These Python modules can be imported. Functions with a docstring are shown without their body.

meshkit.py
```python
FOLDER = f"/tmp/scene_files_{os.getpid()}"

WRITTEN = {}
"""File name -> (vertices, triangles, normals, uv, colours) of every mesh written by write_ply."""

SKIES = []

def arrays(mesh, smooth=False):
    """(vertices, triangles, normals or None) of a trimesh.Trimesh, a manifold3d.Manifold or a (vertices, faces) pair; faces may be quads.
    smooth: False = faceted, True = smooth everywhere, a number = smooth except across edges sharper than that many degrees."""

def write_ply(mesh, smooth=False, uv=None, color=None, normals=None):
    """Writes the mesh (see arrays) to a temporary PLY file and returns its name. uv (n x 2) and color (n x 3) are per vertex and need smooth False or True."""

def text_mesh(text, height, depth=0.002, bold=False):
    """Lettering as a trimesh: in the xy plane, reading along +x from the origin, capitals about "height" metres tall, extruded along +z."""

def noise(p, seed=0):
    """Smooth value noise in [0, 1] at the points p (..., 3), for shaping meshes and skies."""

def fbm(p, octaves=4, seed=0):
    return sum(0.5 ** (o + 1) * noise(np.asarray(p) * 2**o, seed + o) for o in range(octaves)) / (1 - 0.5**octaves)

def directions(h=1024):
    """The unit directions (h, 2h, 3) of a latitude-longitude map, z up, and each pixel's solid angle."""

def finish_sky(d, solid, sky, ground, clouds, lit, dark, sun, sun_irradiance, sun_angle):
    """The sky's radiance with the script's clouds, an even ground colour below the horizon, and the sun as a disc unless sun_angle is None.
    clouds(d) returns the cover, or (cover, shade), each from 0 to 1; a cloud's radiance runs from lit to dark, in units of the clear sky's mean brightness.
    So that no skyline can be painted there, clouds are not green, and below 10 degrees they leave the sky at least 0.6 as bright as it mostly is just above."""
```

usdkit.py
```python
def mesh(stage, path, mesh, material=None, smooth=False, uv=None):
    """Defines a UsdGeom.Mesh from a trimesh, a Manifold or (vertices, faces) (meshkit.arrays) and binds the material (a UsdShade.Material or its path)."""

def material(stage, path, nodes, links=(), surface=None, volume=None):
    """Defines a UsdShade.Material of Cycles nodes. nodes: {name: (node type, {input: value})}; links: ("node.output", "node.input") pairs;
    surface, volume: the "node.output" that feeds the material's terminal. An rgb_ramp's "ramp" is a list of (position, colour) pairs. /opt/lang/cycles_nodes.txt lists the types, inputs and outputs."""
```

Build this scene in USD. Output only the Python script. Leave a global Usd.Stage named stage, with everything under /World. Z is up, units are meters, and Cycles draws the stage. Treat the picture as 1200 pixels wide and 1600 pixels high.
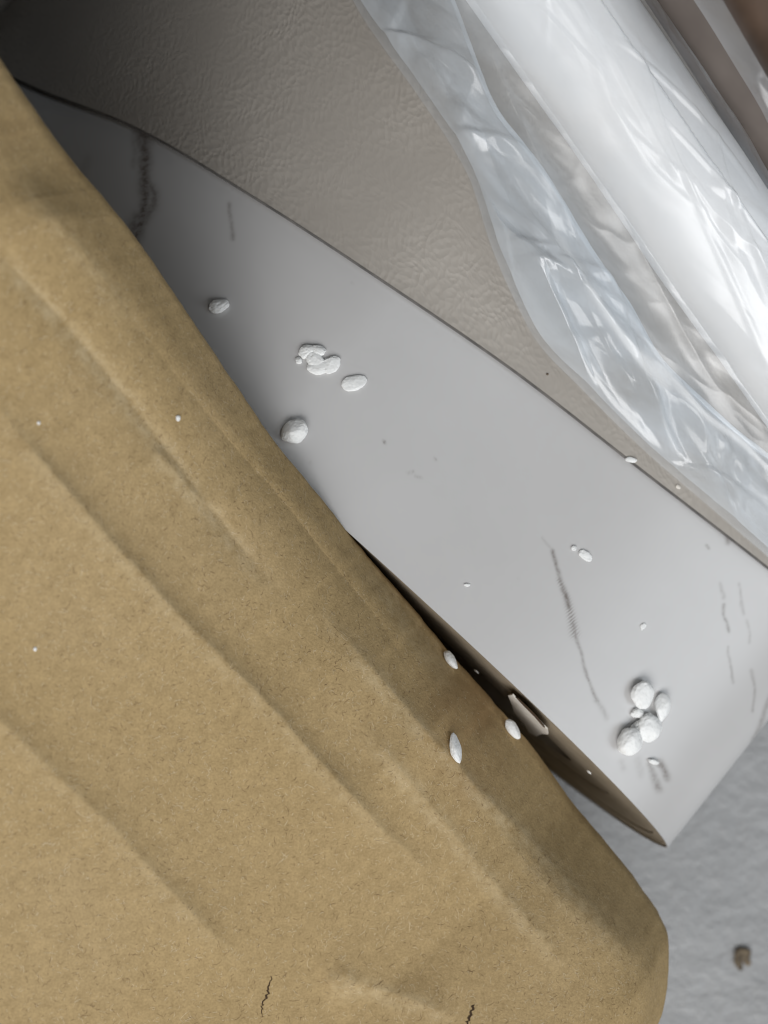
import math, random
import numpy as np, trimesh, usdkit
from meshkit import noise, fbm
from pxr import Usd, UsdGeom, UsdLux, UsdShade, Gf, Sdf, Vt

rng = np.random.default_rng(7)
stage = Usd.Stage.CreateInMemory()
UsdGeom.SetStageUpAxis(stage, UsdGeom.Tokens.z)
UsdGeom.SetStageMetersPerUnit(stage, 1.0)
UsdGeom.Xform.Define(stage, '/World')
V = lambda *a: np.array(a, float)
unit = lambda v: np.asarray(v, float) / np.linalg.norm(v)

# ---------------------------------------------------------------- camera
A = unit([0.6540, 0.7565, 0.0])               # axis of the marble roll
C = V(A[1], -A[0], 0)                       # across it
TILT = math.radians(10.3)
FWD = unit(A * math.sin(TILT) + V(0, 0, -math.cos(TILT)))
EYE = V(0, 0, 0.09) - FWD * 0.285
RIGHT = unit(np.cross(FWD, V(0, 1, 0)))
UP = np.cross(RIGHT, FWD)
HALF = 0.26                                 # half width of the picture at unit distance
cam = UsdGeom.Camera.Define(stage, '/World/camera')
m = Gf.Matrix4d(1)
for i, r in enumerate((RIGHT, UP, -FWD, EYE)):
    m.SetRow(i, Gf.Vec4d(*map(float, r), 1.0 if i == 3 else 0.0))
cam.AddTransformOp().Set(m)
cam.CreateFocalLengthAttr(50.0)
cam.CreateHorizontalApertureAttr(50.0 * 2 * HALF)
cam.CreateClippingRangeAttr(Gf.Vec2f(0.01, 50))
cam.CreateFStopAttr(13.0)
cam.CreateFocusDistanceAttr(0.272)
cam.CreateExposureAttr(0.17)

def ray(px, py):
    return FWD + RIGHT * ((px - 600) / 600 * HALF) - UP * ((py - 800) / 600 * HALF)

def at(px, py, z):
    """the point at height z that the photograph shows at pixel (px, py) of 1200 x 1600"""
    d = ray(px, py)
    return EYE + d * ((z - EYE[2]) / d[2])

def pix(p):
    q = np.asarray(p, float) - EYE
    w = q @ FWD
    return np.stack([600 + 600 * (q @ RIGHT) / w / HALF, 800 - 600 * (q @ UP) / w / HALF], -1)

# ---------------------------------------------------------------- lamps: a large window low in the picture, a second one to the right, room light
def window_light(name, pos, aim, w, h, intensity, color):
    l = UsdLux.RectLight.Define(stage, '/World/' + name)
    z = unit(np.asarray(pos, float) - np.asarray(aim, float))
    x = unit(np.cross(V(0, 0, 1) if abs(z[2]) < .99 else V(0, 1, 0), z)); y = np.cross(z, x)
    m = Gf.Matrix4d(1)
    for i, r in enumerate((x, y, z, pos)):
        m.SetRow(i, Gf.Vec4d(*map(float, r), 1.0 if i == 3 else 0.0))
    l.AddTransformOp().Set(m)
    l.CreateWidthAttr(w); l.CreateHeightAttr(h); l.CreateIntensityAttr(intensity); l.CreateColorAttr(Gf.Vec3f(*color))

window_light('window_light', (-0.14, -1.10, 1.10), (0, 0, .08), 1.25, 0.95, 5.2, (0.995, 0.99, 0.985))
window_light('side_window_light', (1.10, -0.62, 0.85), (0.06, -0.03, .09), 0.75, 0.95, 2.3, (0.89, 0.95, 1.0))
window_light('ceiling_light', (0.55, 0.35, 1.8), (0, 0, 0), 0.6, 0.6, 1.5, (0.90, 0.955, 1.0))

# ---------------------------------------------------------------- helpers
taken = {}
def numbered(name, parent='/World'):
    k = (parent, name)
    taken[k] = taken.get(k, -1) + 1
    return name if taken[k] == 0 else f'{name}_{taken[k]:03d}'

def tag(o, label=None, cat=None, group=None, kind=None):
    p = o.GetPrim() if hasattr(o, 'GetPrim') else o
    for k, v in (('label', label), ('category', cat), ('group', group), ('kind', kind)):
        if v: p.SetCustomDataByKey(k, v)
    return p

def obj(name, mesh, mat, parent='/World', smooth=True, primvars=None, kind=None, label=None):
    parent = str(parent.GetPath()) if hasattr(parent, 'GetPath') else parent
    path = parent + '/' + numbered(name, parent)
    g = usdkit.mesh(stage, path, mesh, mat, smooth=smooth)
    for k, a in (primvars or {}).items():
        UsdGeom.PrimvarsAPI(g).CreatePrimvar(k, Sdf.ValueTypeNames.FloatArray, 'vertex').Set(Vt.FloatArray.FromNumpy(np.asarray(a, np.float32)))
    tag(g, label=label, kind=kind)
    return g.GetPrim()

def thing(name, label, cat, loc=(0, 0, 0), group=None):
    x = UsdGeom.Xform.Define(stage, '/World/' + numbered(name))
    x.AddTranslateOp().Set(Gf.Vec3d(*map(float, loc)))
    return tag(x, label, cat, group)

def grid_faces(nu, nv, wrap=False, base=0):
    i, j = np.meshgrid(np.arange(nu - 1), np.arange(nv if wrap else nv - 1), indexing='ij')
    j2 = (j + 1) % nv
    a, b, c, d = i * nv + j, (i + 1) * nv + j, (i + 1) * nv + j2, i * nv + j2
    return np.stack([a, b, c, d], -1).reshape(-1, 4) + base

def tri(f):
    f = np.asarray(f)
    return np.vstack([f[:, [0, 1, 2]], f[:, [0, 2, 3]]]) if f.shape[1] == 4 else f

def sheet(G):
    nu, nv = G.shape[:2]
    return (G.reshape(-1, 3), tri(grid_faces(nu, nv)))

def grid_normals(G):
    n = np.cross(np.gradient(G, axis=0), np.gradient(G, axis=1))
    return n / np.maximum(np.linalg.norm(n, axis=-1, keepdims=True), 1e-12)

def slab(G, thick):
    """a sheet with thickness below it (against its normals), closed at its borders"""
    nu, nv = G.shape[:2]
    n = grid_normals(G)
    B = G - n * thick
    f = tri(grid_faces(nu, nv)); k = nu * nv
    idx = np.arange(k).reshape(nu, nv)
    loop = np.concatenate([idx[0, :], idx[1:, -1], idx[-1, -2::-1], idx[-2:0:-1, 0]])
    nxt = np.roll(loop, -1)
    # border walls with their own vertices, so that the edge stays crisp
    vv = np.vstack([G.reshape(-1, 3), B.reshape(-1, 3), G.reshape(-1, 3)[loop], B.reshape(-1, 3)[loop]])
    L = len(loop); t = np.arange(L); tn = np.roll(t, -1)
    w = np.stack([2 * k + t, 2 * k + L + t, 2 * k + L + tn, 2 * k + tn], -1)
    return vv, np.vstack([f, f[:, ::-1] + k, tri(w)])

def poly_dist(p, poly):
    """distance from points p (n,2) to a polyline, side (+ = right of travel), and position 0..1 along it"""
    poly = np.asarray(poly, float)
    seg = np.linalg.norm(np.diff(poly, axis=0), axis=1); cum = np.concatenate([[0], np.cumsum(seg)])
    best = np.full(len(p), 1e9); side = np.zeros(len(p)); pos = np.zeros(len(p))
    for i in range(len(poly) - 1):
        a, d = poly[i], poly[i + 1] - poly[i]
        t = np.clip(((p - a) @ d) / (d @ d), 0, 1)
        q = p - (a + t[:, None] * d)
        r = np.hypot(q[:, 0], q[:, 1])
        on = r < best
        best[on] = r[on]; side[on] = np.sign(d[0] * q[on, 1] - d[1] * q[on, 0]); pos[on] = (cum[i] + t[on] * seg[i]) / cum[-1]
    return best, side, pos

def spline(pts, n):
    from scipy.interpolate import PchipInterpolator
    pts = np.asarray(pts, float)
    s = np.concatenate([[0], np.cumsum(np.linalg.norm(np.diff(pts[:, :2], axis=0), axis=1))])
    return PchipInterpolator(s, pts)(np.linspace(0, s[-1], n))

class Surface:
    """finds the place of a surface that a pixel of the photograph shows"""
    def __init__(self, G):
        from scipy.spatial import cKDTree
        self.P = G.reshape(-1, 3); self.N = grid_normals(G).reshape(-1, 3)
        self.N[self.N[:, 2] < 0] *= -1
        self.px = pix(self.P); self.tree = cKDTree(self.px)
    def at(self, px, py):
        d, i = self.tree.query([px, py], k=4)
        i = i[np.argmax(self.P[i, 2])]
        return self.P[i], self.N[i]

def frame(n, d=(1, 0, 0)):
    x = np.asarray(d, float) - n * np.dot(d, n); x = unit(x)
    return np.stack([x, np.cross(n, x), n], 1)

# ---------------------------------------------------------------- materials
Lk = '/World/Looks/'
def mat(name, nodes, links, surface, volume=None):
    return usdkit.material(stage, Lk + name, nodes, links, surface=surface, volume=volume)

TC = ('texture_coordinate', {})
M = {}
M['kraft'] = mat('kraft_paper', {
    'tc': TC, 'n1': ('noise_texture', {'scale': 28., 'detail': 4.}), 'n2': ('noise_texture', {'scale': 420., 'detail': 4., 'roughness': .7}),
    'n3': ('noise_texture', {'scale': 2300., 'detail': 2., 'roughness': .6}),
    'r1': ('rgb_ramp', {'ramp': [(.28, (.395, .283, .138)), (.5, (.408, .294, .146)), (.72, (.424, .309, .160))]}),
    'r2': ('rgb_ramp', {'ramp': [(.3, (.88, .87, .85)), (.52, (1, 1, 1)), (.72, (1.10, 1.10, 1.10))]}),
    'r3': ('rgb_ramp', {'ramp': [(.25, (.84, .83, .80)), (.5, (1, 1, 1)), (.75, (1.14, 1.14, 1.14))]}),
    'm1': ('mix', {'mix_type': 'multiply', 'fac': 1.}), 'm2': ('mix', {'mix_type': 'multiply', 'fac': 1.}),
    'w': ('attribute', {'attribute': 'wear'}), 'wm': ('math', {'math_type': 'multiply', 'use_clamp': True}),
    'wr': ('rgb_ramp', {'ramp': [(.35, (0, 0, 0)), (.65, (1, 1, 1))]}),
    'm3': ('mix', {'mix_type': 'mix', 'color2': (.56, .45, .28)}),
    'st': ('attribute', {'attribute': 'shade_and_stain'}), 'm4': ('mix', {'mix_type': 'mix', 'color2': (.23, .12, .045)}),
    'ba': ('math', {'math_type': 'add'}), 'b': ('bump', {'strength': .32, 'distance': .00022}),
    'p': ('principled_bsdf', {'roughness': .82, 'specular_ior_level': .18})},
    [('tc.object', 'n1.vector'), ('tc.object', 'n2.vector'), ('tc.object', 'n3.vector'), ('n1.fac', 'r1.fac'), ('n2.fac', 'r2.fac'), ('n3.fac', 'r3.fac'),
     ('r1.color', 'm1.color1'), ('r2.color', 'm1.color2'), ('m1.color', 'm2.color1'), ('r3.color', 'm2.color2'),
     ('w.fac', 'wm.value1'), ('n2.fac', 'wr.fac'), ('wr.color', 'wm.value2'), ('wm.value', 'm3.fac'), ('m2.color', 'm3.color1'),
     ('st.fac', 'm4.fac'), ('m3.color', 'm4.color1'), ('m4.color', 'p.base_color'),
     ('n2.fac', 'ba.value1'), ('n3.fac', 'ba.value2'), ('ba.value', 'b.height'), ('b.normal', 'p.normal')], 'p.BSDF')
M['fibre_dark'] = mat('dark_fibre', {'p': ('principled_bsdf', {'base_color': (.20, .125, .06), 'roughness': .9})}, [], 'p.BSDF')
M['fibre_light'] = mat('pale_fibre', {'p': ('principled_bsdf', {'base_color': (.62, .50, .32), 'roughness': .7})}, [], 'p.BSDF')
M['tear_dark'] = mat('torn_gap', {'p': ('principled_bsdf', {'base_color': (.06, .035, .018), 'roughness': 1.})}, [], 'p.BSDF')
M['marble'] = mat('marble_print', {
    'tc': TC, 'v': ('attribute', {'attribute': 'vein'}), 'h': ('attribute', {'attribute': 'hatch'}),
    'n': ('noise_texture', {'scale': 900., 'detail': 3., 'roughness': .65}), 'nr': ('rgb_ramp', {'ramp': [(.36, (.55, .55, .55)), (.62, (1, 1, 1))]}),
    'vm': ('math', {'math_type': 'multiply', 'use_clamp': True}),
    'mp': ('mapping', {'rotation': (0, 0, .9)}), 'wv': ('wave_texture', {'scale': 560., 'distortion': 2.5, 'detail': 2., 'detail_scale': 2.}), 'hr': ('rgb_ramp', {'ramp': [(.2, (.25, .25, .25)), (.7, (1, 1, 1))]}),
    'hm': ('math', {'math_type': 'multiply', 'use_clamp': True}), 'mx': ('math', {'math_type': 'maximum'}),
    'nb': ('noise_texture', {'scale': 22., 'detail': 6., 'roughness': .6}), 'cr': ('rgb_ramp', {'ramp': [(.3, (.51, .504, .500)), (.7, (.555, .548, .544))]}),
    'c': ('mix', {'mix_type': 'mix', 'color2': (.17, .145, .13)}),
    'nf': ('noise_texture', {'scale': 2600., 'detail': 1.}), 'b': ('bump', {'strength': .05, 'distance': .0001}),
    'p': ('principled_bsdf', {'roughness': .31, 'specular_ior_level': .8})},
    [('tc.object', 'n.vector'), ('n.fac', 'nr.fac'), ('v.fac', 'vm.value1'), ('nr.color', 'vm.value2'), ('tc.object', 'mp.vector'), ('mp.vector', 'wv.vector'),
     ('wv.fac', 'hr.fac'), ('hr.color', 'hm.value1'), ('h.fac', 'hm.value2'), ('vm.value', 'mx.value1'), ('hm.value', 'mx.value2'), ('mx.value', 'c.fac'),
     ('tc.object', 'nb.vector'), ('nb.fac', 'cr.fac'), ('cr.color', 'c.color1'), ('c.color', 'p.base_color'), ('tc.object', 'nf.vector'), ('nf.fac', 'b.height'), ('b.normal', 'p.normal')], 'p.BSDF')
M['backing'] = mat('tan_backing', {
    'tc': TC, 'n': ('noise_texture', {'scale': 260., 'detail': 4.}), 'r': ('rgb_ramp', {'ramp': [(.3, (.31, .26, .19)), (.7, (.38, .32, .24))]}),
    'p': ('principled_bsdf', {'roughness': .9, 'specular_ior_level': .15})}, [('tc.object', 'n.vector'), ('n.fac', 'r.fac'), ('r.color', 'p.base_color')], 'p.BSDF')
M['torn'] = mat('torn_paper', {
    'tc': TC, 'n': ('noise_texture', {'scale': 700., 'detail': 3.}), 'r': ('rgb_ramp', {'ramp': [(.3, (.66, .62, .55)), (.7, (.78, .75, .70))]}),
    'p': ('principled_bsdf', {'roughness': .8})}, [('tc.object', 'n.vector'), ('n.fac', 'r.fac'), ('r.color', 'p.base_color')], 'p.BSDF')
M['beige'] = mat('beige_wallpaper', {
    'tc': TC, 'mp': ('mapping', {'mapping_type': 'texture', 'rotation': (0, 0, -1.15), 'scale': (1.9, 1.0, 1.0)}),
    'dn': ('noise_texture', {'scale': 150., 'detail': 1.}), 'dm': ('vector_math', {'math_type': 'scale', 'scale': .004}), 'da': ('vector_math', {'math_type': 'add'}),
    'v': ('voronoi_texture', {'scale': 1100., 'feature': 'smooth_f1', 'smoothness': .15, 'randomness': .8}), 'n': ('noise_texture', {'scale': 1500., 'detail': 2.}),
    'hs': ('math', {'math_type': 'multiply_add', 'value2': .10}),
    'bs': ('map_range', {'from_min': .32, 'from_max': .68, 'to_min': .12, 'to_max': .62, 'clamp': True}), 'b': ('bump', {'distance': .00032}),
    'n1': ('noise_texture', {'scale': 40., 'detail': 4.}), 'r': ('rgb_ramp', {'ramp': [(.3, (.345, .317, .283)), (.7, (.39, .36, .322))]}),
    'p': ('principled_bsdf', {'roughness': .5, 'specular_ior_level': .4})},
    [('tc.object', 'dn.vector'), ('dn.color', 'dm.vector1'), ('tc.object', 'da.vector1'), ('dm.vector', 'da.vector2'), ('da.vector', 'mp.vector'), ('mp.vector', 'v.vector'),
     ('tc.object', 'n.vector'), ('n.fac', 'hs.value1'), ('v.distance', 'hs.value3'), ('n1.fac', 'bs.value'), ('bs.result', 'b.strength'), ('hs.value', 'b.height'), ('b.normal', 'p.normal'),
     ('tc.object', 'n1.vector'), ('n1.fac', 'r.fac'), ('r.color', 'p.base_color')], 'p.BSDF')
M['edge'] = mat('painted_edge_shade', {'tc': TC, 'n': ('noise_texture', {'scale': 300., 'detail': 3.}), 'r': ('rgb_ramp', {'ramp': [(.3, (.10, .097, .093)), (.7, (.19, .18, .17))]}), 'p': ('principled_bsdf', {'roughness': .8})}, [('tc.object', 'n.vector'), ('n.fac', 'r.fac'), ('r.color', 'p.base_color')], 'p.BSDF')  # dark grey paints the shadow line under the wallpaper rim
M['foam'] = mat('white_foam', {
    'tc': TC, 'v': ('voronoi_texture', {'scale': 1700.}), 'b': ('bump', {'strength': .3, 'distance': .0002}),
    'p': ('principled_bsdf', {'base_color': (.94, .95, .94), 'roughness': .55, 'subsurface_weight': .2, 'subsurface_scale': .0008, 'subsurface_radius': (1, 1, 1)})},
    [('tc.object', 'v.vector'), ('v.distance', 'b.height'), ('b.normal', 'p.normal')], 'p.BSDF')
M['white_film'] = mat('white_film', {'tc': TC, 'n': ('noise_texture', {'scale': 20., 'detail': 1.}), 'b': ('bump', {'strength': .05, 'distance': .001}),
    'p': ('principled_bsdf', {'base_color': (.97, .975, .98), 'roughness': .9, 'specular_ior_level': .2})}, [('tc.object', 'n.vector'), ('n.fac', 'b.height'), ('b.normal', 'p.normal')], 'p.BSDF')
def film(name, haze, rough=.27):
    return mat(name, {
        'tc': TC, 'mp': ('mapping', {'mapping_type': 'texture', 'rotation': (0, 0, -.9), 'scale': (3.0, 1, 1)}), 'n': ('noise_texture', {'scale': 190., 'detail': 2., 'roughness': .5}), 'b': ('bump', {'strength': .05, 'distance': .0007}),
        't': ('transparent_bsdf', {'color': (1., 1., 1.)}), 'd': ('diffuse_bsdf', {'color': (.86, .93, 1.)}), 'tl': ('translucent_bsdf', {'color': (.86, .93, 1.)}),
        'g': ('glossy_bsdf', {'color': (1, 1, 1), 'roughness': rough}), 'f': ('layer_weight', {'blend': .5}), 'fp': ('math', {'math_type': 'power', 'value2': 4.}), 'fm': ('math', {'math_type': 'multiply_add', 'value2': .55, 'value3': .06, 'use_clamp': True}),
        'dd': ('mix_closure', {'fac': .25}), 'hn': ('noise_texture', {'scale': 55., 'detail': 4., 'roughness': .6, 'distortion': .8}), 'hm': ('map_range', {'from_min': .3, 'from_max': .7, 'to_min': haze * .35, 'to_max': haze * 1.65, 'clamp': True}), 'a': ('mix_closure', {}), 's': ('mix_closure', {})},
        [('tc.object', 'mp.vector'), ('mp.vector', 'n.vector'), ('n.fac', 'b.height'), ('b.normal', 'g.normal'), ('b.normal', 'f.normal'), ('mp.vector', 'hn.vector'), ('hn.fac', 'hm.value'), ('hm.result', 'a.fac'),
         ('d.BSDF', 'dd.closure1'), ('tl.BSDF', 'dd.closure2'), ('t.BSDF', 'a.closure1'), ('dd.closure', 'a.closure2'), ('f.facing', 'fp.value1'), ('fp.value', 'fm.value1'), ('fm.value', 's.fac'), ('a.closure', 's.closure1'), ('g.BSDF', 's.closure2')], 's.closure')
M['film'] = film('clear_film', .20, .30)
M['film_flap'] = film('clear_film_folded', .42, .24)
M['film_rear'] = film('clear_film_rear', .03)
M['floor'] = mat('grey_floor', {
    'tc': TC, 'n': ('noise_texture', {'scale': 210., 'detail': 4., 'roughness': .6}), 'n2': ('noise_texture', {'scale': 24., 'detail': 4.}),
    'r': ('rgb_ramp', {'ramp': [(.3, (.31, .315, .32)), (.7, (.38, .385, .39))]}), 'b': ('bump', {'strength': .6, 'distance': .0016}),
    'p': ('principled_bsdf', {'roughness': .42})},
    [('tc.object', 'n.vector'), ('tc.object', 'n2.vector'), ('n2.fac', 'r.fac'), ('r.color', 'p.base_color'), ('n.fac', 'b.height'), ('b.normal', 'p.normal')], 'p.BSDF')
M['dirt'] = mat('brown_dirt', {
    'tc': TC, 'n': ('noise_texture', {'scale': 900., 'detail': 4.}), 'r': ('rgb_ramp', {'ramp': [(.35, (.06, .045, .03)), (.7, (.22, .17, .11))]}),
    'p': ('principled_bsdf', {'roughness': .8})}, [('tc.object', 'n.vector'), ('n.fac', 'r.fac'), ('r.color', 'p.base_color')], 'p.BSDF')
M['brown'] = mat('brown_wood', {'tc': TC, 'n': ('noise_texture', {'scale': 90., 'detail': 4.}), 'r': ('rgb_ramp', {'ramp': [(.35, (.05, .032, .022)), (.7, (.13, .085, .06))]}), 'p': ('principled_bsdf', {'roughness': .6})}, [('tc.object', 'n.vector'), ('n.fac', 'r.fac'), ('r.color', 'p.base_color')], 'p.BSDF')
M['tube'] = mat('brown_tube', {
    'tc': TC, 'n': ('noise_texture', {'scale': 60., 'detail': 4.}), 'r': ('rgb_ramp', {'ramp': [(.35, (.15, .125, .11)), (.7, (.21, .18, .16))]}),
    'p': ('principled_bsdf', {'roughness': .6})}, [('tc.object', 'n.vector'), ('n.fac', 'r.fac'), ('r.color', 'p.base_color')], 'p.BSDF')

# ---------------------------------------------------------------- floor
gx, gy = np.meshgrid(np.linspace(-.6, .6, 240), np.linspace(-.6, .6, 240), indexing='ij')
gz = .0006 * (fbm(np.stack([gx * 90, gy * 90, gx * 0], -1), 2, 3) - .5)
FLOOR = np.stack([gx, gy, gz], -1)
tag(obj('floor', sheet(FLOOR), M['floor']), 'bumpy blue grey floor in the lower right corner', kind='structure')

# ---------------------------------------------------------------- marble roll
W, Hh, HB, ZC, LEN = 0.124, 0.040, 0.056, 0.057, 0.30
TIP = at(1040, 1325, ZC)
CEN = TIP - C * W; CEN[2] = ZC
sag = lambda x: .050 * np.clip(.05 - x, 0, 1.1) ** 1.8
def section(th):
    c, s = np.cos(th), np.sin(th)
    return W * c, np.where(s > 0, Hh * np.abs(s) ** 1.12, -HB * np.abs(s)) - sag(c)
def roll_pt(th, s, shrink=0.0):
    x, z = section(th)
    k = 1 - shrink / Hh
    return CEN + C * (x * (1 - shrink / W))[..., None] + V(0, 0, 1) * (z * k)[..., None] + A * np.asarray(s)[..., None]
th = np.concatenate([np.linspace(-.03, math.pi + .03, 900), np.linspace(math.pi + .03, 2 * math.pi - .03, 90)[1:-1]])
sl = np.concatenate([np.linspace(0, .10, 340), np.linspace(.10, LEN, 40)[1:]])
TH, SL = np.meshgrid(th, sl, indexing='ij')
MG = roll_pt(TH, SL)
nt, ns = TH.shape
roll = thing('marble_film_roll', 'wide roll of white vinyl printed with grey marble veins, tan at its wound end', 'vinyl roll')
vpx = pix(MG.reshape(-1, 3))
wob = np.stack([fbm(np.concatenate([vpx / 30, vpx[:, :1] * 0], 1), 3, 11) - .5, fbm(np.concatenate([vpx / 30, vpx[:, :1] * 0], 1), 3, 12) - .5], 1)
vw = vpx + wob * 9
VEINS = [  # polyline in the print, half width, strength
    ([(222, 195), (226, 240), (229, 300), (222, 340), (212, 375)], 10, .8), ([(212, 205), (210, 260)], 5, .3), ([(232, 285), (243, 300), (240, 325), (226, 345)], 8, .6), ([(214, 340), (205, 365)], 12, .6),
    ([(360, 318), (361, 345), (363, 372)], 3.5, .4), ([(135, 250), (120, 300)], 9, .18),
    ([(848, 842), (864, 860)], 2.0, .2), ([(864, 860), (872, 890), (880, 920)], 3.0, .6), ([(880, 920), (889, 950)], 4, .8), ([(897, 975), (905, 1010), (915, 1045)], 3.0, .55), ([(915, 1045), (924, 1070), (933, 1095)], 3.0, .6), ([(931, 1095), (940, 1108), (948, 1122)], 4, .3),
    ([(1126, 912), (1130, 935)], 2.4, .3), ([(1131, 945), (1137, 985)], 2.6, .5), ([(1140, 1010), (1143, 1040), (1146, 1065)], 2.4, .36), ([(1153, 915), (1162, 960)], 2.4, .28), ([(1166, 970), (1172, 1005)], 2.4, .25), ([(1176, 1050), (1179, 1080), (1176, 1110)], 2.6, .32),
    ([(1205, 1085), (1192, 1125), (1180, 1160)], 3.6, .42), ([(1136, 832), (1138, 850)], 4, .5), ([(1105, 852), (1107, 856)], 2.5, .6),
    ([(1014, 1192), (1022, 1215), (1028, 1230)], 6, .55), ([(1030, 1190), (1040, 1213)], 5, .65), ([(1018, 1187), (1030, 1197)], 3, .7), ([(995, 1185), (1000, 1210)], 6, .18), ([(970, 1190), (972, 1200)], 5, .18),
    ([(600, 690), (601, 692)], 2.2, .8), ([(636, 738), (645, 734)], 2, .25), ([(648, 741), (656, 743)], 2, .3), ([(680, 716), (682, 718)], 2, .4)]
for _ in range(12):
    a_, b_ = rng.uniform(250, 1180), rng.uniform(300, 1250)
    VEINS.append(([(a_, b_), (a_ + rng.normal(0, 2), b_ + rng.normal(0, 2))], rng.uniform(1.3, 2.2), rng.uniform(.08, .22)))
vein = np.zeros(len(vw)); hatch = np.zeros(len(vw))
vis = (vpx[:, 0] > -100) & (vpx[:, 0] < 1300) & (vpx[:, 1] > 0) & (vpx[:, 1] < 1400) & (MG.reshape(-1, 3)[:, 2] > ZC - .01)
for poly, w, k in VEINS:
    d, _, _ = poly_dist(vw[vis], poly)
    vein[vis] = np.maximum(vein[vis], 1.3 * k * np.exp(-(d / w) ** 2))
d, _, pos = poly_dist(vpx[vis], [(874, 905), (886, 935), (892, 960), (898, 990)])
hatch[vis] = .75 * np.exp(-(d / (4 + 3 * pos)) ** 2)
# outer printed face with thickness, rim crisp
RI = roll_pt(TH, SL, .0004)
def closed_tube(G, Gi):
    nt, ns = G.shape[:2]
    f = tri(grid_faces(ns, nt, wrap=True))
    Gt, It = np.swapaxes(G, 0, 1), np.swapaxes(Gi, 0, 1)
    k = nt * ns
    t = np.arange(nt); tn = np.roll(t, -1)
    v = np.vstack([Gt.reshape(-1, 3), It.reshape(-1, 3), Gt[0], It[0]])
    w = np.stack([2 * k + t, 2 * k + tn, 2 * k + nt + tn, 2 * k + nt + t], -1)
    return v, np.vstack([f[:, ::-1], f + k, tri(w)])
v, f = closed_tube(MG, RI)
sw = lambda a: np.swapaxes(a.reshape(nt, ns), 0, 1).ravel()
pad = lambda a: np.concatenate([sw(a), np.zeros(nt * ns + 2 * nt)])
obj('printed_sheet', (v, f), M['marble'], roll, primvars={'vein': pad(vein), 'hatch': pad(hatch)})
# wound layers seen at the end: flattened rings one inside the other, each set back a little differently
tl = np.linspace(0, 2 * math.pi, 260, endpoint=False)
sh = .0006
for k, th_k in enumerate((.0009, .0012, .0016, .0040, .0085, .0105)):
    off = (.0003, .0004, .0004, .0006, .0006, .0007)[k]
    o2 = np.stack([roll_pt(tl, tl * 0 + off, sh), roll_pt(tl, tl * 0 + .03, sh)], 1)
    i2 = np.stack([roll_pt(tl, tl * 0 + off, sh + th_k), roll_pt(tl, tl * 0 + .03, sh + th_k)], 1)
    obj('wound_layer', closed_tube(o2, i2), M['backing'], roll, smooth=40)
    sh += th_k + (.00002, .00003, .00012, .00002, .00002, 0)[k]
def on_end(px, py, out=.0005):
    d = ray(px, py); p0 = CEN - A * out
    return EYE + d * (((p0 - EYE) @ A) / (d @ A))
def end_patch(pts, out, thick):
    from shapely.geometry import Polygon
    P = np.array([on_end(a, b, out) for a, b in pts]); o = P.mean(0)
    X, Y = C, V(0, 0, 1)
    pl = Polygon(np.stack([(P - o) @ X, (P - o) @ Y], 1)).buffer(0)
    e = trimesh.creation.extrude_polygon(pl, thick, engine='earcut')
    return o + e.vertices[:, :1] * X + e.vertices[:, 1:2] * Y - e.vertices[:, 2:] * A, e.faces[:, ::-1]
obj('torn_patch', end_patch([(795, 1085), (802, 1084), (808, 1091), (818, 1099), (831, 1111), (842, 1123), (856, 1138), (857, 1146), (848, 1145), (839, 1149), (828, 1143), (821, 1131), (813, 1121), (805, 1112), (801, 1099)], .0006, .0003), M['torn'], roll, smooth=False, label='pale torn paper patch under the rim')
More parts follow.
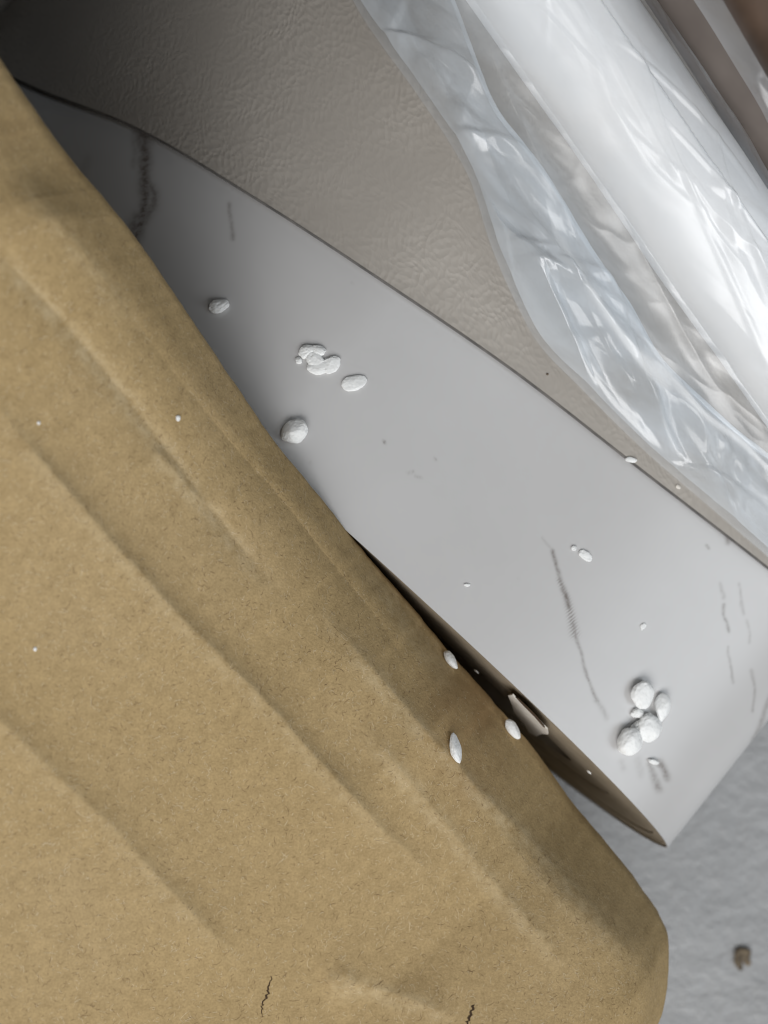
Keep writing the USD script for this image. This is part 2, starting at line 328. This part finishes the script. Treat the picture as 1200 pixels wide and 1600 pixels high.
obj('torn_slit', end_patch([(806, 1088), (809, 1090), (823, 1103), (839, 1119), (852, 1136), (849, 1134), (836, 1119), (820, 1103)], .0009, .0002), M['tear_dark'], roll, smooth=False)
marble = Surface(MG[:900])

# ---------------------------------------------------------------- beige wallpaper sheet on the marble roll
edge_px = spline([(-330, 60), (-150, 80), (-20, 105), (70, 142), (200, 192), (400, 308), (600, 438), (800, 575), (1000, 730), (1200, 885), (1330, 990), (1420, 1070)], 420)
def hit_roll(px, py, gap):
    """the pixel's place on the roll's upper side, or beside it at the height of its widest line"""
    z = np.full(len(px), ZC + Hh * .8)
    for _ in range(60):
        P = np.array([at(a, b, c) for a, b, c in zip(px, py, z)])
        x = np.clip((P - CEN) @ C / W, -.985, .985)
        z = .6 * z + .4 * (ZC + Hh * (1 - x * x) ** .56 - sag(x) + gap)
    return P
R = hit_roll(edge_px[:, 0], edge_px[:, 1], .0016)
B = unit(A * .95 + V(.1, .1, 0))
wv = np.concatenate([np.linspace(0, .14, 180), np.linspace(.14, .30, 40)[1:]])
lift = .042 * (wv / .1) ** 1.35
BG = R[:, None, :] + B * wv[None, :, None] + V(0, 0, 1) * lift[None, :, None]
BG[..., 2] += .0006 * (fbm(np.stack([BG[..., 0] * 30, BG[..., 1] * 30, BG[..., 0] * 0], -1), 2, 5) - .5) * np.clip(wv / .02, 0, 1)[None]
n0 = grid_normals(BG)[200, 50, 2]
if n0 < 0: BG = BG[::-1]
beige = thing('wallpaper_sheet', 'beige embossed wallpaper sheet curving over the marble roll', 'wallpaper')
obj('embossed_sheet', slab(BG, .0007), M['beige'], beige)
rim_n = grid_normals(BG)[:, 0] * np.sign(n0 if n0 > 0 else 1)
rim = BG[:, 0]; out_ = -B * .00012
es = np.stack([rim + out_ + B * .00006 - V(0, 0, .00005), rim + out_ - V(0, 0, .0012), rim - out_ * 4 - V(0, 0, .0013)], 1)  # thin strip added under the rim, coloured dark in place of shade
obj('edge_shade_strip', slab(es, .00005), M['edge'], beige, smooth=False, label='strip along the wallpaper edge, its shadow line painted dark grey')
bsurf = Surface(BG)

# ---------------------------------------------------------------- kraft paper package
ZS, TOPK = .068, .0225
sil_px = spline([(-230, -260), (-100, -60), (0, 92), (100, 236), (215, 378), (330, 546), (430, 692), (475, 747), (560, 852), (640, 946), (700, 1018), (760, 1086), (830, 1166), (900, 1262), (960, 1332), (1000, 1386), (1026, 1426), (1037, 1456), (1038, 1500), (1032, 1560), (1013, 1602), (990, 1660), (960, 1760)], 620)
sil_px[:, :2] += 2.6 * (np.stack([fbm(np.stack([np.arange(620) / 7., 0 * np.arange(620), 0 * np.arange(620)], -1), 3, q) for q in (5, 6)], -1) - .5)
zsil = ZS + .085 * np.clip((1250 - sil_px[:, 1]) / 1250, 0, 1.25) ** 1.15
SIL = np.array([at(a, b, c) for (a, b), c in zip(sil_px, zsil)])
E2 = unit(at(900, 1262, ZS) - at(100, 236, ZS)); E2[2] = 0
MI = V(E2[1], -E2[0], 0)
if MI[0] > 0: MI = -MI                              # inward, to the lower left
al = np.arange(len(SIL)) / (len(SIL) - 1)
py = sil_px[:, 1]
inset = .004 + .024 * np.clip((900 - py) / 500, 0, 1)
RIDGE = spline([(-330, -180), (-190, 10), (-60, 150), (40, 262), (140, 378), (240, 515), (340, 645), (440, 758), (520, 862), (585, 942), (640, 1030), (715, 1178), (812, 1330), (915, 1442), (985, 1515), (1004, 1575), (985, 1640), (965, 1700), (935, 1790)], 400)
ridge_xy = np.array([at(a, b, ZS + .03)[:2] for a, b in RIDGE])
rs = (ridge_xy - SIL[0, :2]) @ E2[:2]; rq = (ridge_xy - SIL[0, :2]) @ MI[:2]
ss = (SIL[:, :2] - SIL[0, :2]) @ E2[:2]; sq = (SIL[:, :2] - SIL[0, :2]) @ MI[:2]
# the ridge is read at its own height, which follows the silhouette's
ridge_xy = np.array([at(a, b, float(np.interp(t, ss, zsil)) + TOPK)[:2] for (a, b), t in zip(RIDGE, rs)])
rs = (ridge_xy - SIL[0, :2]) @ E2[:2]; rq = (ridge_xy - SIL[0, :2]) @ MI[:2]
o = np.argsort(rs)
Rw = np.clip(np.interp(ss, rs[o], rq[o]) - sq, .004, .03)
from scipy.ndimage import gaussian_filter1d
Rw = gaussian_filter1d(Rw, 8)
nw = 26
ph = np.linspace(0, math.pi / 2, 40)
inn = np.concatenate([np.linspace(0, .15, 440)[1:], np.linspace(.15, .30, 20)[1:]])
rows = []
for i in range(len(SIL)):
    b0 = SIL[i].copy()
    zz = np.linspace(0.0, 1, nw)[:-1]
    wall_in = inset[i] * (1 - zz ** 6)
    wall = b0 + MI * wall_in[:, None] + V(0, 0, 1) * ((zz - 1) * zsil[i])[:, None]
    q = np.linspace(0, 1, 40)
    H = min(TOPK, Rw[i] * 1.75)
    prof = .22 * np.sqrt(1 - (1 - np.clip(q / .14, 0, 1)) ** 2) + .78 * q
    prof = prof - .10 * np.clip((q - .55) / .45, 0, 1) ** 2
    arc = b0 + MI * (Rw[i] * q)[:, None] + V(0, 0, 1) * (H * prof)[:, None]
    top = b0 + MI * (Rw[i] + inn)[:, None] + V(0, 0, 1) * (H * .9 * np.exp(-inn / .016) + TOPK * .9 * (1 - np.exp(-inn / .016)) + .003 * (1 - np.exp(-inn / .006)) + .004 * (1 - np.exp(-inn / .06)))[:, None]
    rows.append(np.vstack([wall, arc, top]))
KG = np.array(rows)
K0 = nw - 1
kt = KG[:, K0:].reshape(-1, 3)
kpx = pix(kt)
CREASES = [  # ridge in the wrapping (photograph pixels), height in mm, width left, width right, wear
    ([(-60, 300), (0, 395), (90, 490), (200, 622), (300, 755), (400, 882), (470, 950)], -.5, 26, 20, .6),
    ([(470, 930), (520, 978), (620, 1092), (700, 1185), (790, 1275), (900, 1395), (1010, 1510)], .9, 95, 26, .55),
    ([(-60, 570), (0, 645), (110, 775), (200, 876), (300, 985), (400, 1082), (500, 1192), (600, 1302), (660, 1355), (725, 1405)], 1.0, 130, 24, .35),
    ([(-80, 1040), (0, 1122), (100, 1222), (180, 1294), (260, 1384), (350, 1475), (400, 1540)], .9, 150, 34, .25),
    ([(560, 1120), (625, 1205), (708, 1306), (820, 1437), (900, 1530)], .45, 50, 26, .5),
    ([(20, 250), (90, 345), (170, 450), (220, 520)], .35, 40, 26, .3),
    ([(230, 690), (300, 765), (340, 800)], .35, 22, 14, .5),
    ([(785, 1296), (880, 1402), (1008, 1512)], .4, 60, 30, .3),
    ([(572, 868), (600, 915), (650, 985), (720, 1085)], .5, 26, 16, .35),
    ([(500, 1560), (560, 1535), (640, 1560), (720, 1590)], .6, 40, 40, .5), ([(505, 1540), (540, 1520), (560, 1545)], .3, 16, 16, .4)]
disp = np.zeros(len(kt)); wear = np.zeros(len(kt))
wob2 = np.stack([fbm(np.concatenate([kpx / 70, kpx[:, :1] * 0], 1), 3, 21) - .5, fbm(np.concatenate([kpx / 70, kpx[:, :1] * 0], 1), 3, 22) - .5], 1) * 7
for poly, h, wl, wr, ww in CREASES:
    d, side, pos = poly_dist(kpx + wob2, poly)
    q = np.sqrt(d * d + 9) - 3
    ends = np.clip(np.minimum(pos, 1 - pos) / .22, 0, 1); ends = ends * ends * (3 - 2 * ends)
    w = np.where(side > 0, wl, wr)
    disp += 2.3 * h * .001 * np.exp(-q / w) * ends
    wear = np.maximum(wear, ww * ends * np.exp(-((d - 9 * (side > 0)) / 12) ** 2))
disp += .0006 * (fbm(np.concatenate([kpx / 260, kpx[:, :1] * 0], 1), 3, 31) - .5) + .00013 * (fbm(np.concatenate([kpx / 45, kpx[:, :1] * 0], 1), 3, 32) - .5)
fade = np.clip((np.arange(KG.shape[1] - K0) - 8) / 32., 0, 1)
fade = np.broadcast_to(fade, (len(SIL), KG.shape[1] - K0)).ravel()
shade_and_stain = .85 * np.exp(-((np.hypot(kpx[:, 0] - 735, (kpx[:, 1] - 1120) * .6) / 60) ** 2)) * fbm(np.concatenate([kpx / 40, kpx[:, :1] * 0], 1), 3, 41)  # broad patch: facet shade painted into the paper; the small spots are stains
for cx, cy, r in ((20, 205, 30), (110, 255, 22)):
    shade_and_stain = np.maximum(shade_and_stain, .12 * np.exp(-((kpx[:, 0] - cx) ** 2 + (kpx[:, 1] - cy) ** 2) / r ** 2))
KG[:, K0:, 2] += (disp * fade).reshape(len(SIL), -1)
full = lambda a: np.concatenate([np.zeros((len(SIL), K0)), a.reshape(len(SIL), -1)], 1).ravel()
if grid_normals(KG)[300, K0 + 200, 2] < 0:
    order = slice(None, None, -1)
else:
    order = slice(None)
pack = thing('kraft_package', 'flat package wrapped in creased brown kraft paper', 'package')
kg = KG[order]
flip = lambda a: full(a).reshape(len(SIL), -1)[order].ravel()
v, f = sheet(kg)
cap = []
for row in (0, len(SIL) - 1):                       # the two ends go down to the floor, and so does the far side
    idx = np.arange(kg.shape[1]) + row * kg.shape[1]
    base = len(v); low = kg[row].copy(); low[:, 2] = 0.0
    v = np.vstack([v, low]); t = np.arange(kg.shape[1] - 1)
    f = np.vstack([f, tri(np.stack([idx[t], base + t, base + t + 1, idx[t + 1]], -1))])
idx = np.arange(len(SIL)) * kg.shape[1] + kg.shape[1] - 1
base = len(v); low = kg[:, -1].copy(); low[:, 2] = 0
v = np.vstack([v, low]); t = np.arange(len(SIL) - 1)
f = np.vstack([f, tri(np.stack([idx[t], idx[t + 1], base + t + 1, base + t], -1))])
padk = lambda a: np.concatenate([flip(a), np.zeros(len(v) - kg.shape[0] * kg.shape[1])])
obj('wrapping_paper', (v, f), M['kraft'], pack, primvars={'wear': padk(wear), 'shade_and_stain': padk(shade_and_stain)})
ksurf = Surface(KG[:, K0:])
# loose fibres in the paper's surface
def fibres(n, lo, hi, width, seed):
    r = np.random.default_rng(seed)
    ok = np.where((ksurf.px[:, 0] > -40) & (ksurf.px[:, 0] < 1080) & (ksurf.px[:, 1] > -40) & (ksurf.px[:, 1] < 1640))[0]
    i = r.choice(ok, n)
    P, N = ksurf.P[i], ksurf.N[i]
    ang = r.uniform(0, 2 * math.pi, n); L = r.uniform(lo, hi, n) * (1 + 1.2 * (r.random(n) > .9)); k = r.normal(0, .9, n)
    T = np.stack([np.cos(ang), np.sin(ang), 0 * ang], -1); T -= N * (T * N).sum(1, keepdims=True); T /= np.linalg.norm(T, axis=1, keepdims=True)
    S = np.cross(N, T)
    vs = []
    for s in (-.5, -.17, .17, .5):
        mid = P + T * (L * s)[:, None] + S * (L * k * (s * s))[:, None] + N * .00003
        hw = width * (1 - 1.2 * abs(s)) * r.uniform(.6, 1.3, n)
        vs += [mid + S * hw[:, None], mid - S * hw[:, None]]
    vs = np.stack(vs, 1)
    q = np.array([(0, 1, 3, 2), (2, 3, 5, 4), (4, 5, 7, 6)])
    return vs.reshape(-1, 3), tri((q[None] + (np.arange(n) * 8)[:, None, None]).reshape(-1, 4))
obj('dark_fibres', fibres(4200, .0003, .0009, .000042, 3), M['fibre_dark'], pack, kind='stuff')
obj('pale_fibres', fibres(6500, .0003, .0010, .000042, 4), M['fibre_light'], pack, kind='stuff')
# two tears near the lower edge
def tear(poly, w):
    pts = spline(poly, 40); out = []
    for t, (a, b) in zip(np.linspace(0, 1, 40), pts):
        P, N = ksurf.at(a, b)
        n2 = unit(np.cross(N, FWD * 0 + E2)); P = P + V(rng.normal(0, .00012), 0, 0); hw = w * (math.sin(math.pi * min(t * .9 + .08, 1)) + .12) * (.6 + .8 * rng.random())
        out.append([P + N * .00006 + V(1, 0, 0) * hw, P + N * .00006 - V(1, 0, 0) * hw])
    return slab(np.array(out), .00004)
obj('tear', tear([(427, 1528), (421, 1545), (418, 1560), (411, 1575), (413, 1588)], .00013), M['tear_dark'], pack, label='short dark crack in the kraft paper')
obj('tear', tear([(744, 1568), (740, 1580), (735, 1590), (733, 1606)], .00022), M['tear_dark'], pack, label='dark tear at the lower edge of the kraft paper')

# ---------------------------------------------------------------- white film roll in a clear plastic bag
RR = .0125
ax0, ax1 = at(752, -160, .124), at(1388, 760, .103)
roll_ax = unit(ax1 - ax0); roll_ln = np.linalg.norm(ax1 - ax0)
PERP = unit(np.cross(V(0, 0, 1), roll_ax))          # towards the upper right
if PERP[0] < 0: PERP = -PERP
wr = thing('white_film_roll', 'narrow bright white roll inside the clear plastic bag', 'film roll')
tt = np.linspace(0, 2 * math.pi, 96, endpoint=False); uu = np.linspace(0, roll_ln, 60)
def cyl(r, us):
    r = r * (1 + .10 * (fbm(np.stack([np.broadcast_to(us[None], (96, len(us))) * 40, np.cos(tt)[:, None] + 0 * us[None], np.sin(tt)[:, None] + 0 * us[None]], -1), 3, 15) - .5))[..., None]
    return ax0 + roll_ax * us[None, :, None] + r * (PERP * np.cos(tt)[:, None, None] + np.cross(roll_ax, PERP) * np.sin(tt)[:, None, None])
obj('rolled_film', closed_tube(cyl(RR, uu), cyl(RR - .006, uu)), M['white_film'], wr, smooth=40)
obj('core', closed_tube(cyl(RR - .0065, np.array([.001, roll_ln - .001])), cyl(RR - .009, np.array([.001, roll_ln - .001]))), M['backing'], wr, smooth=40)

ROOT = ax0.copy()
def uv_of(p): q = p - ROOT; return q @ roll_ax, q @ PERP
from scipy.interpolate import LinearNDInterpolator, RegularGridInterpolator
from scipy.ndimage import gaussian_filter
from scipy.spatial import cKDTree
hx, hy = np.linspace(-.16, .22, 240), np.linspace(-.12, .30, 260)
hX, hY = np.meshgrid(hx, hy, indexing='ij')
bp = BG[::4, ::4].reshape(-1, 3)
hz = LinearNDInterpolator(bp[:, :2], bp[:, 2])(hX, hY)
bad = np.isnan(hz)
hz[bad] = bp[cKDTree(bp[:, :2]).query(np.stack([hX[bad], hY[bad]], 1))[1], 2]
rgi = RegularGridInterpolator((hx, hy), gaussian_filter(hz, 1.2), method='cubic', bounds_error=False, fill_value=None)
def hgt(X, Y):
    """height of the wallpaper sheet below"""
    return rgi(np.stack([np.ravel(X), np.ravel(Y)], 1)).reshape(np.shape(X))
def curve(pts, z):
    px = spline(pts, 300); zz = np.full(300, .11)
    for _ in range(30):
        P = np.array([at(a, b, c) for (a, b), c in zip(px, zz)])
        zz = .6 * zz + .4 * ((hgt(P[:, :1], P[:, 1:2])[:, 0] if z is None else ROOT[2] + roll_ax[2] * ((P - ROOT) @ roll_ax)) + (.003 if z is None else z))
    u, v = uv_of(P); o = np.argsort(u)
    return lambda x: np.interp(x, u[o], v[o])
left = curve([(400, -250), (500, -80), (545, 0), (640, 130), (700, 218), (728, 270), (760, 370), (800, 462), (832, 520), (900, 592), (1000, 690), (1100, 775), (1200, 858), (1330, 960)], None)
inner = curve([(560, -250), (640, -80), (690, 0), (722, 80), (760, 172), (812, 240), (845, 285), (905, 385), (970, 480), (1010, 550), (1080, 622), (1160, 690), (1260, 760)], None)
rightc = curve([(900, -250), (960, -80), (1000, 0), (1050, 70), (1100, 145), (1135, 205), (1160, 285), (1198, 350), (1310, 520), (1440, 760)], .0)
nu, nv = 420, 300
us = np.linspace(-.01, roll_ln + .02, nu)
def ridged(x, seed, octaves=2): return 1 - np.abs(2 * fbm(x, octaves, seed) - 1)
def film_grid(va, vb, fz, nv=nv):
    t = np.linspace(0, 1, nv)
    U = np.broadcast_to(us[:, None], (nu, nv)); Vv = va(us)[:, None] * (1 - t) + vb(us)[:, None] * t
    XY = ROOT + roll_ax * U[..., None] + PERP * Vv[..., None]
    G = XY.copy(); G[..., 2] = fz(U, Vv, np.broadcast_to(t, (nu, nv)), hgt(XY[..., 0], XY[..., 1]))
    return G
axz = lambda U: (ROOT + roll_ax * 0)[2] + roll_ax[2] * U
def top_z(U, Vv, T, base):
    w = np.clip(1 - (Vv / (RR + .0022)) ** 2, 0, None)
    rz = axz(U) + (RR + .0022) * np.sqrt(w)
    side = axz(U) - .004 - .3 * (np.abs(Vv) - RR)
    flat = np.where(Vv < 0, np.maximum(base + .0035, axz(U) + .006 - .55 * (-Vv - RR)), axz(U) - .002)
    k = .0025
    z = np.log(np.exp(rz / k) + np.exp(np.minimum(flat, axz(U) + RR) / k)) * k
    amp = .0004 + .0022 * np.clip((-Vv - RR * .8) / .01, 0, 1) + .0016 * np.clip((Vv - RR * .4) / .008, 0, 1)
    z = z + .5 * amp * (ridged(np.stack([U * 28, Vv * 170 + U * 20, U * 0], -1), 51) - .55) + (.0001 + .0002 * np.clip((np.abs(Vv) - RR * .7) / .006, 0, 1)) * (ridged(np.stack([U * 110, Vv * 330 - U * 70, U * 0], -1), 52) - .6)
    edge = np.sin(np.clip(T / .22, 0, 1) * math.pi / 2)
    return np.maximum(z * edge + (base + .0022) * (1 - edge), base + .0018)
def flap_z(U, Vv, T, base):
    body = np.sin(math.pi * T) ** .6
    w = .0024 * (ridged(np.stack([U * 40 + 3, Vv * 170 + U * 30, U * 0], -1), 61, 2) - .3) + .0012 * ridged(np.stack([U * 110, Vv * 260 - U * 60, U * 0], -1), 62, 2) + .0004 * ridged(np.stack([U * 330, Vv * 480, U * 0], -1), 63, 2)
    return base + .0062 + .0016 * body + np.maximum(w, 0) * (.35 + body)
def low_z(U, Vv, T, base):
    return base + .0011 + .0005 * ridged(np.stack([U * 90, Vv * 200, U * 0], -1), 71)
def creases(U, Vv, n, seed, span, h, w, length):
    """straight sharp folds, mostly along the roll"""
    r = np.random.default_rng(seed); z = np.zeros(U.shape)
    for _ in range(n):
        cu, cv = r.uniform(0, roll_ln), r.uniform(*span)
        a = r.normal(0, .17) + (.8 * r.choice([-1, 1]) if r.random() < .06 else 0)
        du, dv = U - cu, Vv - cv
        s_, d_ = du * math.cos(a) + dv * math.sin(a), -du * math.sin(a) + dv * math.cos(a)
        d_ = d_ + r.normal(0, 9) * s_ * s_
        L = r.uniform(*length); wd = r.uniform(*w)
        t = np.where(d_ > 0, d_ / (wd * r.uniform(.4, 1)), -d_ / wd)
        z = z + r.uniform(*h) * (lambda c: c if r.random() < .35 else c * c * (3 - 2 * c))(np.clip(1 - t, 0, 1)) * np.clip(1.3 * (1 - (s_ / L) ** 2), 0, 1)
    return z
_flap = flap_z
def flap_z(U, Vv, T, base):
    return base + .0058 + .0012 * np.sin(math.pi * T) ** .6 + np.sin(math.pi * np.clip(T * .94 + .03, 0, 1)) ** .4 * creases(U, Vv, 120, 5, (-.034, -.004), (.0003, .0012), (.0015, .006), (.008, .04))
_top = top_z
def top_z(U, Vv, T, base):
    return _top(U, Vv, T, base) + np.clip(T / .1, 0, 1) * np.clip((1 - T) / .05, 0, 1) * (creases(U, Vv, 46, 6, (-.012, .016), (.00015, .0005), (.0008, .0025), (.008, .03)) + creases(U, Vv, 40, 7, (.012, .024), (.0003, .0010), (.001, .003), (.006, .02)))
bag = thing('plastic_bag', 'crinkled clear plastic bag around the white roll, its flap folded on the wallpaper', 'plastic bag')
obj('front_film', sheet(film_grid(left, rightc, top_z)), M['film'], bag)
obj('folded_flap', sheet(film_grid(left, inner, flap_z, 160)), M['film_flap'], bag)
def hem(va, up, rx, rz, seed):
    U = np.linspace(us[0], us[-1], 500); v_ = va(U)
    XY = ROOT + roll_ax * U[:, None] + PERP * v_[:, None]
    XY[:, 2] = hgt(XY[:, 0], XY[:, 1]) + up(U)
    k = .7 + .8 * fbm(np.stack([U * 160, U * 0, U * 0], -1), 3, seed)
    a = np.linspace(0, 2 * math.pi, 10, endpoint=False)
    T = np.gradient(XY, axis=0); T /= np.linalg.norm(T, axis=1, keepdims=True)
    S = np.cross(V(0, 0, 1), T); S /= np.linalg.norm(S, axis=1, keepdims=True)
    G = XY[None] + S[None] * (rx * np.cos(a)[:, None] * k)[..., None] + V(0, 0, 1) * (rz * np.sin(a)[:, None] * k)[..., None]
    return np.swapaxes(G, 0, 1).reshape(-1, 3), tri(grid_faces(500, 10, wrap=True))

obj('fold_line', hem(inner, lambda U: .0068 + 0 * U, .0004, .0003, 92), M['film_flap'], bag)
obj('rear_film', sheet(film_grid(left, lambda x: left(x) + .03, low_z, 120)), M['film_rear'], bag)

# ---------------------------------------------------------------- brown cardboard tube beyond the bag
t0, t1 = at(1110, -190, .125), at(1480, 420, .105)
d_ = unit(t1 - t0); s_ = unit(np.cross(V(0, 0, 1), d_)); n_ = np.cross(d_, s_)
def ring(r, L): return t0 + d_ * np.array(L)[None, :, None] + r * (s_ * np.cos(tt)[:, None, None] + n_ * np.sin(tt)[:, None, None])

tl_ = np.linalg.norm(t1 - t0)
tb = thing('cardboard_tube', 'brown cardboard tube blurred behind the plastic bag at the upper right', 'cardboard tube')
obj('tube_wall', closed_tube(ring(.024, np.linspace(0, tl_, 30)), ring(.021, np.linspace(0, tl_, 30))), M['tube'], tb, smooth=40)
fa = np.linspace(.2, 2.6, 90); fu = np.linspace(.002, tl_ - .002, 160)
FA, FU = np.meshgrid(fa, fu, indexing='ij')
fr = .0252 + .004 * ridged(np.stack([FU * 40, FA * 4.2 + FU * 14, FA * 0], -1), 81)
FG = t0 + d_ * FU[..., None] + fr[..., None] * (s_ * np.cos(FA)[..., None] + n_ * np.sin(FA)[..., None])
obj('film_cover', sheet(FG), M['film'], tb, label='crumpled clear film over the cardboard tube')

b0_, b1_ = at(1110, -140, .152), at(1300, 190, .150)
d2 = unit(b1_ - b0_); s2 = unit(np.cross(V(0, 0, 1), d2)); n2_ = np.cross(d2, s2)
bl = np.linalg.norm(b1_ - b0_)
def ring2(r): return b0_ + d2 * np.array([0, bl * .5, bl])[None, :, None] + r * (s2 * np.cos(tt)[:, None, None] + n2_ * np.sin(tt)[:, None, None])
bt = thing('brown_stick', 'dark brown blurred stick lying over the cardboard tube in the upper right corner', 'stick')
obj('stick_body', closed_tube(ring2(.0052), ring2(.0035)), M['brown'], bt, smooth=40)

# ---------------------------------------------------------------- foam beads, chips and grains
def blob(rx, ry, rz, seed, rough=.18, sub=5):
    r = np.random.default_rng(seed + 900)
    v = np.array(trimesh.creation.icosphere(sub, 1.0).vertices); f = np.array(trimesh.creation.icosphere(sub, 1.0).faces)
    k = 1 + rough * 2.6 * (fbm(v * 1.5 + seed * 3.1, 3, seed) - .5)
    v = v * k[:, None]
    for _ in range(9):                              # pressed and chipped sides
        n = unit(r.normal(size=3)); d = r.uniform(.62, .92)
        o = np.maximum(v @ n - d, 0)
        v = v - n * (o * .55)[:, None]
    v = v * (1 + .10 * rough / .18 * (fbm(v * 5 + seed, 2, seed + 5) - .5) + .03 * (noise(v * 17 + seed, seed) - .5))[:, None]
    return v * V(rx, ry, rz), f

def place(mesh, P, N, ang, sink):
    F = frame(N, (math.cos(ang), math.sin(ang), 0))
    v = mesh[0] - V(0, 0, mesh[0][:, 2].min() + sink)
    return (P + v @ F.T - P, mesh[1])

def bead(name, surf, px, py, w, h, ang, flat, label, cat, seed, rough=.18, group=None, lobes=None, mat_='foam', lift=0.0):
    """w, h: size in photograph pixels; ang: turn in the picture, degrees"""
    group = group or ('white foam bits scattered on the marble roll' if surf is marble and mat_ == 'foam' else 'white foam bits on the kraft package' if surf is ksurf else None)
    P, N = surf.at(px, py)
    P = P + N * lift
    s = np.linalg.norm(P - EYE) * 2 * HALF / 1200
    a = math.radians(ang)
    t = thing(name, label, cat, P, group) if lobes else None
    if not lobes:
        me = place(blob(1.1 * w * s / 2, 1.1 * h * s / 2, flat * .72 * s / 2, seed, rough), P, N, a, .12 * flat * s / 2)
        o = obj(name, (me[0], me[1]), M[mat_])
        UsdGeom.Xformable(o).AddTranslateOp().Set(Gf.Vec3d(*map(float, P)))
        return tag(o, label, cat, group)
    for k, (dx, dy, lw, lh, la, lf) in enumerate(lobes):
        Pk, Nk = surf.at(px + dx, py + dy)
        me = place(blob(lw * s / 2, lh * s / 2, lf * .7 * s / 2, seed + k, rough), P, Nk, math.radians(la), .12 * lf * s / 2)
        obj('lobe', (me[0] + (Pk + Nk * lift - P), me[1]), M[mat_], t)
    return t

bead('foam_bead', marble, 342, 479, 32, 20, 15, 16, 'white foam bead, the one nearest the dark vein at the upper left', 'foam bead', 1)
bead('foam_clump', marble, 493, 562, 0, 0, 0, 0, 'flat clump of pressed white foam flakes in the middle of the marble roll', 'foam clump', 10, lobes=[(-14, -14, 26, 24, 20, 12), (2, -14, 26, 20, -20, 12), (-2, 2, 34, 26, -30, 12), (2, 10, 34, 26, 0, 12), (22, 10, 36, 28, 20, 12), (-27, 2, 12, 12, 0, 8)])
bead('foam_flake', marble, 554, 600, 38, 23, 22, 9, 'flat pointed white foam flake right of the pressed clump', 'foam flake', 20, .1)
bead('foam_bead', marble, 462, 677, 38, 34, 30, 32, 'round white foam bead beside the edge of the kraft package', 'foam bead', 21, .14)
bead('foam_bead', marble, 1001, 1085, 36, 40, 0, 34, 'white foam bead at the top of the cluster near the roll end', 'foam bead', 30, .14)
bead('foam_bead', marble, 1031, 1103, 24, 40, -5, 26, 'narrow white foam bead at the right of the cluster near the roll end', 'foam bead', 31, .1)
bead('foam_bead', marble, 1010, 1136, 38, 42, 10, 34, 'white foam bead in the middle of the cluster near the roll end', 'foam bead', 32, .18)
bead('foam_bead', marble, 979, 1155, 38, 40, 0, 38, 'chipped white foam bead at the lower left of the cluster near the roll end', 'foam bead', 33, .12)
bead('foam_flake', marble, 991, 1137, 24, 12, 35, 18, 'torn foam flake standing between the beads of the cluster', 'foam flake', 34, .4)
bead('foam_flake', marble, 995, 1114, 18, 14, 0, 16, 'small foam flake wedged under the top bead of the cluster', 'foam flake', 35, .3)
bead('foam_flake', marble, 1021, 1190, 20, 7, -20, 9, 'thin foam flake at the dark smudge below the bead cluster', 'foam flake', 36, .3)
bead('foam_flake', marble, 898, 857, 9, 7, 0, 6, 'tiny foam crumb at the upper left of a crushed flake', 'foam crumb', 37, .3)
bead('foam_flake', marble, 914, 868, 26, 13, -35, 6, 'crushed foam flake above the long thin vein', 'foam flake', 38, .25)
bead('foam_flake', bsurf, 990, 720, 17, 9, -5, 8, 'small pale chip caught at the edge of the wallpaper', 'foam chip', 39, .3)
bead('foam_flake', marble, 1006, 980, 10, 8, 30, 4, 'tiny foam crumb above the bead cluster', 'foam crumb', 40, .35)
bead('foam_flake', marble, 731, 916, 9, 5, 0, 4, 'tiny foam crumb near the open edge of the roll', 'foam crumb', 41, .35)
bead('dust_fleck', bsurf, 1058, 764, 9, 5, -35, 4, 'pale dust fleck on the edge of the wallpaper', 'dust fleck', 42, .35, mat_='torn')
bead('dust_fleck', bsurf, 858, 587, 3.5, 3.5, 0, 3, 'tiny black dot on the wallpaper below the plastic flap', 'dust fleck', 43, .2, mat_='dirt')
bead('foam_grain', ksurf, 709, 1172, 22, 44, 8, 20, 'bright white grain lying on the kraft paper', 'foam grain', 50, .14)
bead('foam_grain', ksurf, 702, 1033, 18, 32, 30, 18, 'white grain in shade, the upper one at the package edge', 'foam grain', 51, .06)
bead('foam_grain', ksurf, 796, 1138, 20, 36, 35, 20, 'white grain in shade, the lower one at the package edge', 'foam grain', 52, .06)
bead('foam_crumb', ksurf, 280, 652, 8, 9, 0, 6, 'small white crumb on the rounded upper part of the package', 'foam crumb', 53, .2)
bead('foam_crumb', ksurf, 62, 663, 5, 5, 0, 4, 'tiny white crumb at the left on the kraft paper', 'foam crumb', 54, .2)
bead('foam_crumb', ksurf, 57, 1015, 5, 6, 0, 4, 'tiny white crumb at the left, lower down on the kraft paper', 'foam crumb', 55, .2)
class End:
    def at(self, px, py): return on_end(px, py, .0012), -A
en = End()
bead('foam_flake', en, 921, 1205, 8, 7, 0, 4, 'tiny star shaped crumb on the tan end of the roll', 'foam crumb', 44, .4)
bead('foam_flake', en, 745, 1048, 8, 6, 40, 4, 'tiny grey crumb on the dark part of the tan roll end', 'foam crumb', 45, .4)
class Flat:
    def at(self, px, py): return at(px, py, .0003), V(0, 0, 1)
fl = Flat()
bead('dirt_crumb', fl, 1161, 1498, 0, 0, 0, 0, 'small brown dirt crumb on the grey floor', 'dirt crumb', 60, .3, lobes=[(0, -6, 26, 20, 0, 8), (-8, 3, 12, 16, 0, 7), (6, 4, 12, 12, 0, 6), (-5, 12, 8, 12, 10, 5)], mat_='dirt')
